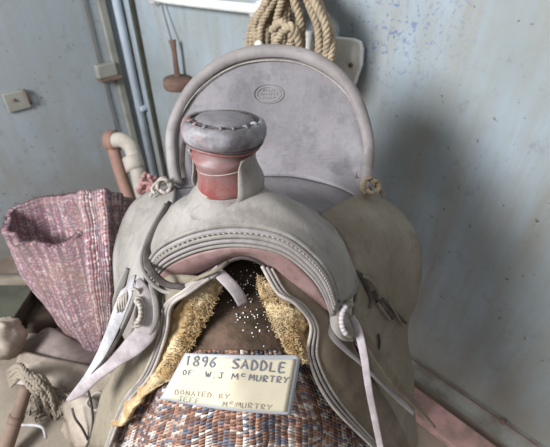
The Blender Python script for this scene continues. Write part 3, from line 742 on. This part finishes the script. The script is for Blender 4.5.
# oval stamp
oc = [PB(268 + 15*math.cos(a), 94 + 10*math.sin(a), .3525 - .0006*0) for a in [2*math.pi*k/28 for k in range(28)]]
g_v, g_f, _ = grid([cb, c2, c3, c4], nu=6, nv=8, th=.02)
from mathutils.bvhtree import BVHTree
bvh = BVHTree.FromPolygons([tuple(v) for v in g_v], g_f)
def on(b, px, py, lift=.0):
    h = b.ray_cast(CAM, ray(px, py).normalized()); return (h[0] + h[1] * (lift if h[1].dot(CAM - h[0]) > 0 else -lift)) if h[0] else None
oc = [on(bvh, 269 + 15*math.cos(a), 94 + 9.5*math.sin(a), .0012) for a in [2*math.pi*k/32 for k in range(32)]]
tube(MB(), oc, .0006, 6, True).build('maker_stamp', M['lea_cantle'], ct, label='small oval maker stamp pressed into the cantle')
oc = [on(bvh, 269 + 12*math.cos(a), 94 + 7*math.sin(a), .0012) for a in [2*math.pi*k/32 for k in range(32)]]
tube(MB(), oc, .0005, 6, True).build('maker_stamp', M['lea_edge'], ct)
mb = MB()
for row in range(3):
    for q in range(7 if row == 1 else 5):
        px = 269 + (q - (3 if row == 1 else 2)) * 2.7; py = 90.5 + row * 3.6
        a_ = on(bvh, px - .8, py + 1, .0012); b_ = on(bvh, px + R.uniform(-.4, .9), py - 1, .0012); tube(mb, [a_, b_], .00032, 4)
mb.build('stamp_relief', M['lea_side'], ct)
# rear housing behind the cantle
sheet('rear_jockey', [[p + AX*.02 + Z*-.01 for p in c4], [p + AX*.05 + Z*(-.5*max(0, p.z - (H-.42)) - .03) for p in c4], [p + AX*.13 + Z*((H-.47) - p.z) for p in c4]], M['lea_side'], S, th=.006, toward=Vector((0, 1, 1)))
# left jockey
lj = [[PB(176,182,.25), PB(174,195,.16), PB(170,214,.08)],
      [PB(151,190,.22), PB(155,212,.14), PB(157,232,.06)],
      [PB(129,207,.19), PB(138,238,.11), PB(148,256,.03)],
      [PB(115,243,.15), PB(128,262,.08), PB(143,275,.015)],
      [PB(113,275,.12), PB(124,288,.06), PB(142,300,.005)],
      [PB(116,305,.1), PB(124,315,.055), PB(142,325,.01)],
      [PB(122,335,.09), PB(128,345,.06), PB(140,352,.02)]]
sheet('seat_jockey', lj, M['lea_light'], S, th=.006, nu=8, nv=7, disp=lambda p, u, v: .0015*nz(p, 18))
# right jockey and fender
rj = [[PB(320,214,.06), PB(345,200,.14), PB(366,190,.24)],
      [PB(346,245,.05), PB(375,225,.11), PB(399,208,.21)],
      [PB(357,285,.03), PB(388,262,.09), PB(421,243,.17)],
      [PB(356,318,.0), PB(388,298,.07), PB(417,296,.14)],
      [PB(362,345,-.005), PB(388,330,.06), PB(409,330,.12)],
      [PB(378,385,-.005), PB(395,370,.05), PB(413,375,.12)],
      [PB(396,425,-.005), PB(405,418,.04), PB(416,420,.1)],
      [PB(406,465,-.005), PB(411,462,.03), PB(418,465,.09)]]
def crease(p, u, v): return .0025*nz(p, 14) + .003*math.sin(v*30 + u*12) * min(1, v*4)
v_, f_, uv_ = grid(rj, nu=8, nv=7, th=.006, disp=crease)
fend = mesh_obj('seat_jockey', v_, f_, M['lea_side'], S, True, uv_, 'broad olive grey right jockey and fender')
bvr = BVHTree.FromPolygons([tuple(v) for v in v_], f_)
# skirts
rs = [[P(262,266,.515), P(290,274,.525), P(322,292,.54)],
      [P(277,292,.508), P(305,296,.525), P(336,310,.56)],
      [P(296,304,.512), P(322,312,.54), P(348,330,.585)],
      [P(311,325,.535), P(330,335,.56), P(356,348,.61)],
      [P(309,358,.560), P(336,366,.585), P(370,378,.66)],
      [P(330,403,.588), P(358,400,.63), P(392,408,.70)],
      [P(378,452,.665), P(395,452,.70), P(414,455,.76)]]
sheet('skirt', rs, M['lea_skirt'], S, th=.006, nu=7, nv=7, disp=lambda p, u, v: .0015*nz(p, 20))
ls = [[P(210,278,.515), P(190,275,.53), P(166,275,.545)],
      [P(190,292,.512), P(168,292,.54), P(150,288,.565)],
      [P(171,306,.528), P(152,308,.56), P(136,306,.595)],
      [P(166,335,.555), P(148,336,.59), P(130,336,.635)],
      [P(150,376,.598), P(132,370,.64), P(117,362,.685)],
      [P(126,405,.645), P(114,402,.68), P(101,396,.73)],
      [P(107,452,.710), P(98,450,.73), P(88,448,.77)]]
sheet('skirt', ls, M['lea_side'], S, th=.006, nu=7, nv=7, disp=lambda p, u, v: .0015*nz(p, 20))
def edge_lines(rows, n):
    for k in range(n):
        pts = [r[0].lerp(r[1], .16*k) + (CAM - r[0]).normalized() * (.003 + .0006*(k % 2)) for r in rows]
        tube(MB(), spl(pts, 9), .0025, 8).build('skirt_edge', M['lea_edge' if k != 1 else 'lea_roll'], S)
edge_lines(rs, 3); edge_lines(ls, 3)
# fleece
def fl_(p, u, v): return .005*nz(p, 45) + .004*nz(p, 110) + .003
rf = [[P(258,276,.53), P(275,285,.525), P(292,296,.535)], [P(262,296,.535), P(284,304,.528), P(306,312,.545)], [P(270,318,.545), P(290,324,.54), P(314,328,.56)], [P(281,338,.55), P(295,344,.545), P(313,346,.57)], [P(291,356,.555), P(301,362,.555), P(315,366,.58)]]
o = sheet('fleece_lining', rf, M['fleece'], S, th=.008, nu=14, nv=14, disp=fl_)
lf_ = [[P(224,278,.54), P(208,284,.528), P(192,292,.535)], [P(216,300,.548), P(196,304,.54), P(174,310,.55)], [P(206,322,.552), P(188,326,.55), P(168,330,.57)], [P(190,348,.558), P(176,350,.56), P(160,350,.59)], [P(176,374,.575), P(160,376,.58), P(144,380,.62)], [P(145,396,.605), P(136,398,.62), P(124,404,.665)], [P(122,426,.645), P(117,426,.66), P(110,428,.71)]]
sheet('fleece_lining', lf_, M['fleece'], S, th=.008, nu=14, nv=14, disp=fl_)
for rows_, mb in ((rf, MB()), (lf_, MB())):   # curly tufts
    ip = [spl([r[j] for r in rows_[:5]], 12) for j in range(3)]
    for k in range(1100):
        i = R.randrange(len(ip[0])); s = R.random() ** 1.3
        p = ip[0][i].lerp(ip[1][i], s * 1.3) + (CAM - ip[0][i]).normalized() * .006
        d = Vector((R.uniform(-1, 1), R.uniform(-1, .4), R.uniform(-1, 1))).normalized() * .004
        tube(mb, spl([p, p + d, p + d * 1.3 + Vector((R.uniform(-.003, .003), 0, R.uniform(-.003, .003)))], 2), lambda s: .0006 * (1 - .5*s), 4)
    o = mb.build('fleece_tufts', M['fleece'], S); o['kind'] = 'stuff'
# dark strap along the left fork edge, wrapping into the gullet
strap_obj('latigo_strap', [PB(170,202,.06), PB(158,222,.025), PB(150,243,-.01), PB(147,260,-.045), PB(152,272,-.062), PB(166,284,-.068), PB(182,287,-.068), PB(193,290,-.064)], lerp_list([.007, .009, .010, .011, .010, .009, .008, .006]), .004, M['lea_dark'], S)
strap_obj('latigo_strap', [PB(166,204,.055), PB(154,224,.02), PB(145,244,-.012), PB(141,262,-.04), PB(146,276,-.055), PB(160,290,-.062), PB(176,292,-.064), PB(190,284,-.066), PB(206,280,-.064), PB(218,272,-.058)], .0055, .004, M['lea_roll'], S)
strap_obj('latigo_strap', [PB(180,288,-.06), PB(196,279,-.064), PB(210,273,-.064), PB(220,268,-.058), PB(228,262,-.045)], .005, .004, M['lea_side'], S)
strap_obj('hanging_strap', [PB(214,268,-.05), PB(222,276,-.058), PB(231,285,-.062), PB(238,294,-.063), PB(243,304,-.062)], lerp_list([.011, .015, .0155, .0155, .0145]), .003, M['lea_thong'], S, label='short pale strap end hanging in the gullet')
# left string cluster
C1 = .545
strap_obj('saddle_string', [P(134,276,.57), P(127,292,.55), P(119,312,.56), P(110,335,.585), P(99,358,.61), P(86,378,.63), P(72,394,.645)], lerp_list([.010, .024, .028, .024, .018, .012, .005]), .003, M['lea_frame'], S, nrm=Vector((-.5, -.6, .6)))
strap_obj('saddle_string', [P(138,280,.56), P(146,296,.535), P(149,315,.532), P(145,333,.545), P(132,347,.565), P(115,361,.59), P(97,376,.61), P(80,391,.63), P(68,400,.64)], lerp_list([.010, .018, .024, .030, .029, .020, .015, .018, .007]), .004, M['lea_thong'], S)
strap_obj('saddle_string', [P(135,300,.535), P(129,316,.537), P(119,337,.56), P(106,358,.59), P(92,374,.615)], lerp_list([.004, .005, .005, .005, .003]), .003, M['lea_dark'], S)
strap_obj('saddle_string', [P(128,268,.58), P(122,284,.57), P(117,300,.57), P(115,318,.585)], lerp_list([.006, .012, .012, .005]), .003, M['lea_light'], S)
strap_obj('saddle_string', [P(150,284,.545), P(155,300,.53), P(156,318,.53), P(150,334,.545)], lerp_list([.005, .008, .008, .005]), .004, M['lea_light'], S)
for k, (ox, oy, rr) in enumerate(((138, 312, 10), (137, 312, 6.5), (134, 308, 14))):
    pts = [P(ox + rr*math.cos(a)*.62, oy + rr*1.35*math.sin(a), .528 + .004*k) for a in [-1.9 + 3.6*i/9 for i in range(10)]]
    tube_obj('string_coil', pts, .0032 if k < 2 else .0024, M['lea_white' if k == 1 else 'lea_edge'], S, 8)
mb = MB()
for i in range(9):
    a = -1.5 + 3.0*i/8; ball(mb, P(136 + 5*math.cos(a), 312 + 11*math.sin(a), .522), .0036, 8, 6, 1, 1, .8)
mb.build('string_braid', M['lea_edge'], S)
mb = MB()
for k in range(5):
    tube(mb, spl([P(120 + k*2, 298 - k*2, .552), P(117 + k*2.4, 305 - k*2, .545), P(118 + k*2.2, 312 - k, .55)], 5), .0022, 6)
mb.build('string_braid', M['lea_edge'], S)
# right string cluster
strap_obj('saddle_string', [P(351,316,.575), P(358,330,.572), P(364,356,.575), P(369,390,.59), P(376,425,.61), P(382,455,.63)], lerp_list([.009, .0125, .0115, .0105, .0105, .010]), .003, M['lea_thong'], S, nrm=Vector((-.3, -.6, .6)), label='long pale mauve string hanging down the right side')
strap_obj('saddle_string', [P(356,322,.58), P(366,338,.585), P(380,360,.61), P(397,384,.64), P(416,405,.68), P(435,427,.73)], lerp_list([.009, .013, .017, .016, .011, .003]), .0035, M['lea_skirt'], S, nrm=Vector((.1, -.4, .9)))
strap_obj('saddle_string', [P(334,300,.56), P(328,316,.555), P(332,334,.56), P(346,350,.58), P(362,364,.60), P(384,386,.63), P(402,402,.66), P(414,414,.68)], lerp_list([.008, .012, .011, .008, .006, .006, .010, .006]), .005, M['lea_roll'], S)
strap_obj('saddle_string', [P(342,299,.56), P(335,310,.55), P(335,324,.55), P(342,336,.56), P(352,340,.575)], lerp_list([.006, .012, .013, .010, .005]), .006, M['lea_light'], S)
tube_obj('string_coil', [P(352,304,.56), P(344,308,.55), P(341,319,.548), P(344,331,.555), P(351,336,.565)], .0048, M['lea_side'], S, 8)
mb = MB()
for i in range(8):
    a = -2.2 - 1.9*i/7; ball(mb, P(351 + 9.5*math.cos(a), 320 - 16*math.sin(a) * -1, .545), .0042, 8, 6)
mb.build('string_braid', M['lea_thong'], S)
# slits with dark thongs on the right jockey
def laid(pts, w, mat, lift=.003, name='lacing', n=6):
    q = [on(bvr, x, y, lift) for x, y in pts]; q = [x for x in q if x]
    if len(q) > 2: strap_obj(name, q, w, .003, mat, S, n=n)
laid([(352,266),(360,276),(366,288),(370,300),(368,308)], lerp_list([.002, .008, .009, .007, .003]), M['lea_dark'])
laid([(360,275),(368,280),(374,290),(376,298)], .005, M['lea_side'], .006)
laid([(372,292),(378,302),(386,310),(392,318)], .009, M['lea_dark'])
laid([(380,298),(388,306),(396,314),(404,322)], .006, M['lea_dark'], .005)
laid([(374,302),(382,312),(388,320)], .005, M['lea_side'], .006)
laid([(384,300),(392,312),(399,324)], .004, M['lea_side'], .008)
laid([(377,334),(378,342),(377,350)], .004, M['lea_dark'])
# rosette knots at both ends of the cantle
def rosette(px, py, b, mat, s=1):
    mb = MB(); c = PB(px, py, b)
    xx = Vector((1, 0, 0)); zz = Vector((0, .5, .85)).normalized(); yy = Vector((0, -.85, .5)).normalized()
    for k in range(5):
        a0 = k * 1.25; pts = []
        for i in range(9):
            a = a0 + 3.0 * i / 8; r = .008 * s * (1 + .25 * math.sin(k))
            pts.append(c + xx*(r*math.cos(a)*1.2 + .002*k - .004) + zz*(r*math.sin(a)*1.3) + yy*(.003*k - .006 + .003*math.sin(i)))
        tube(mb, spl(pts, 4), .0035*s, 7)
    o = mb.build('string_rosette', mat, S)
rosette(165, 186, .20, M['lea_edge'], 1.15); rosette(371, 186, .20, M['rope'], 1.1)
strap_obj('saddle_string', [PB(160,186,.2), PB(154,190,.19), PB(150,197,.18)], .006, .003, M['lea_edge'], S)
strap_obj('saddle_string', [PB(168,180,.2), PB(160,180,.2), PB(152,188,.19), PB(155,194,.18)], .005, .003, M['lea_edge'], S)
strap_obj('saddle_string', [PB(370,178,.22), PB(377,186,.21), PB(384,196,.2)], .008, .003, M['lea_side'], S)
# ---------------------------------------------------------------- label card
LCn = {'tl': (185, 353), 'tr': (301, 355), 'br': (291, 415), 'bl': (160, 399)}
def lt(px, py):
    # distance of the card, lying just over the blanket
    return .522 + .0011 * abs(px - 236) * .25 + .004 * (py - 385) / 30 * -1
def cardpt(s, t):
    x = (LCn['tl'][0]*(1-s) + LCn['tr'][0]*s)*(1-t) + (LCn['bl'][0]*(1-s) + LCn['br'][0]*s)*t
    y = (LCn['tl'][1]*(1-s) + LCn['tr'][1]*s)*(1-t) + (LCn['bl'][1]*(1-s) + LCn['br'][1]*s)*t
    y += 3.0*math.sin(math.pi*s)*t + 1.0*math.sin(math.pi*s)*(1-t)
    return P(x, y, lt(x, y))
def cgrid(s0, s1, t0, t1, lift):
    rows = []
    for i in range(7):
        t = t0 + (t1-t0)*i/6; rows.append([cardpt(s0 + (s1-s0)*j/8, t) + (CAM - cardpt(.5, .5)).normalized()*lift for j in range(9)])
    return rows
cd = thing('label_card', 'handwritten cream card lying on the tweed blanket', 'card', cardpt(.5, 1))
sheet('card_sleeve', cgrid(0, 1, 0, 1, 0), M['film'], cd, th=.0006, nu=3, nv=3)
sheet('card', cgrid(.03, .965, .07, .955, .0006), M['card'], cd, th=.0005, nu=3, nv=3)
FONT = {'1': [[(.3,.8),(.5,1),(.5,0)]], '8': [[(.5,.55),(.15,.75),(.5,1),(.85,.75),(.5,.55),(.1,.25),(.5,0),(.9,.25),(.5,.55)]],
 '9': [[(.85,.75),(.5,.5),(.15,.75),(.5,1),(.85,.8),(.75,.3),(.55,0)]], '6': [[(.8,1),(.35,.7),(.12,.3),(.5,0),(.88,.28),(.5,.52),(.2,.35)]],
 'S': [[(.9,.9),(.5,1),(.12,.78),(.5,.52),(.88,.25),(.5,0),(.08,.1)]], 'A': [[(.02,0),(.5,1),(.95,0)],[(.2,.38),(.8,.38)]],
 'D': [[(.15,0),(.15,1),(.6,.92),(.9,.5),(.6,.06),(.15,0)]], 'L': [[(.15,1),(.15,0),(.85,0)]], 'E': [[(.85,1),(.15,1),(.15,0),(.88,0)],[(.15,.52),(.7,.52)]],
 'O': [[(.5,1),(.1,.55),(.45,0),(.9,.45),(.5,1)]], 'F': [[(.85,1),(.15,1),(.15,0)],[(.15,.52),(.7,.52)]], 'W': [[(0,1),(.25,0),(.5,.7),(.75,0),(1,1)]],
 '.': [[(.4,.0),(.5,.08)]], 'J': [[(.3,1),(.95,1)],[(.65,1),(.65,.15),(.35,0),(.1,.2)]], 'M': [[(.05,0),(.15,1),(.5,.35),(.85,1),(.95,0)]],
 'c': [[(.8,.95),(.4,1),(.25,.75),(.45,.55),(.8,.6)]], 'U': [[(.12,1),(.15,.2),(.5,0),(.85,.2),(.88,1)]], 'R': [[(.15,0),(.15,1),(.75,.9),(.7,.55),(.15,.48),(.85,0)]],
 'T': [[(.05,1),(.95,1)],[(.5,1),(.45,0)]], 'Y': [[(.05,1),(.5,.5),(.95,1)],[(.5,.5),(.35,0)]], 'N': [[(.12,0),(.15,1),(.85,0),(.88,1)]], 'B': [[(.15,0),(.15,1),(.75,.85),(.2,.52),(.85,.3),(.15,0)]], "'": [[(.5,1),(.45,.8)]]}
up = (CAM - cardpt(.5, .5)).normalized()
def crd(px, py):
    # picture position on the card surface
    p = P(px, py, lt(px, py)); return p + up * .0016
def write(txt, x0, y0, x1, y1, h, slant, r, mat, name='writing'):
    mb = MB(); n = len(txt)
    for i, ch in enumerate(txt):
        if ch == ' ': continue
        cx_ = x0 + (x1-x0)*i/n; cy_ = y0 + (y1-y0)*i/n; w = (x1-x0)/n*.78; j1 = R.uniform(-.4, .4)
        for stv in FONT[ch]:
            pts = [crd(cx_ + a*w + b*slant, cy_ - b*h + a*w*(y1-y0)/(x1-x0) + j1) for a, b in stv]
            if len(pts) > 3: pts = spl(pts, 3)
            strap(mb, pts, r*2, .0004, up, 8)
    mb.build(name, mat, cd, smooth=False)
write('1896', 184, 365.3, 217, 367.5, 9.5, 1.6, .00105, M['ink'])
write('SADDLE', 231, 368, 286.5, 372.3, 9, 1.4, .00105, M['ink'])
write('OF', 182, 374.5, 193, 375.8, 5.2, .8, .0005, M['ink'])
write('W.J', 205, 377, 224, 379, 5.5, .8, .0006, M['ink'])
write('Mc', 231, 379.5, 247, 380.5, 6, .8, .0006, M['ink'])
write('MURTRY', 248, 380.5, 289, 383.5, 6, 1.0, .0006, M['ink'])
write('DONATED', 174, 394.2, 212, 397.8, 4.6, .8, .00042, M['ink2'])
write('BY', 218, 398.4, 230, 399.4, 4.6, .8, .00042, M['ink2'])
write('JEFF', 177, 400.8, 200, 404, 4.8, .8, .00045, M['ink2'])
write('Mc', 222, 406.2, 233, 407, 4.8, .8, .00045, M['ink2'])
write('MURTRY', 234, 407.3, 272, 409.8, 4.8, .8, .00045, M['ink2'])
# ---------------------------------------------------------------- light
w = D.worlds.new('World'); bpy.context.scene.world = w; w.use_nodes = True
bg = w.node_tree.nodes['Background']; bg.inputs[0].default_value = (.76, .79, .82, 1); bg.inputs[1].default_value = .46
def area(name, loc, target, size, power, col):
    l = D.lights.new(name, 'AREA'); l.shape = 'RECTANGLE'; l.size = size[0]; l.size_y = size[1]; l.energy = power; l.color = col
    o = D.objects.new(name, l); COL.objects.link(o); o.location = loc; o.rotation_euler = (Vector(target) - Vector(loc)).to_track_quat('-Z', 'Y').to_euler(); return o
area('window_light', (-1.95, -.75, 2.35), (0, .7, 1.1), (.9, .9), 116, (.92, .96, 1))
# ---------------------------------------------------------------- camera
cam = D.cameras.new('Camera'); co = D.objects.new('Camera', cam); COL.objects.link(co)
co.location = CAM; co.rotation_euler = (math.pi/2 - PITCH, 0, 0); cam.sensor_width = 36; cam.lens = F / 550 * 36; cam.clip_start = .02
cam.dof.use_dof = True; cam.dof.focus_distance = .56; cam.dof.aperture_fstop = 7
sc = bpy.context.scene; sc.camera = co
sc.view_settings.view_transform = 'Standard'; sc.view_settings.look = 'None'; sc.view_settings.gamma = 1; sc.view_settings.exposure = 0.45
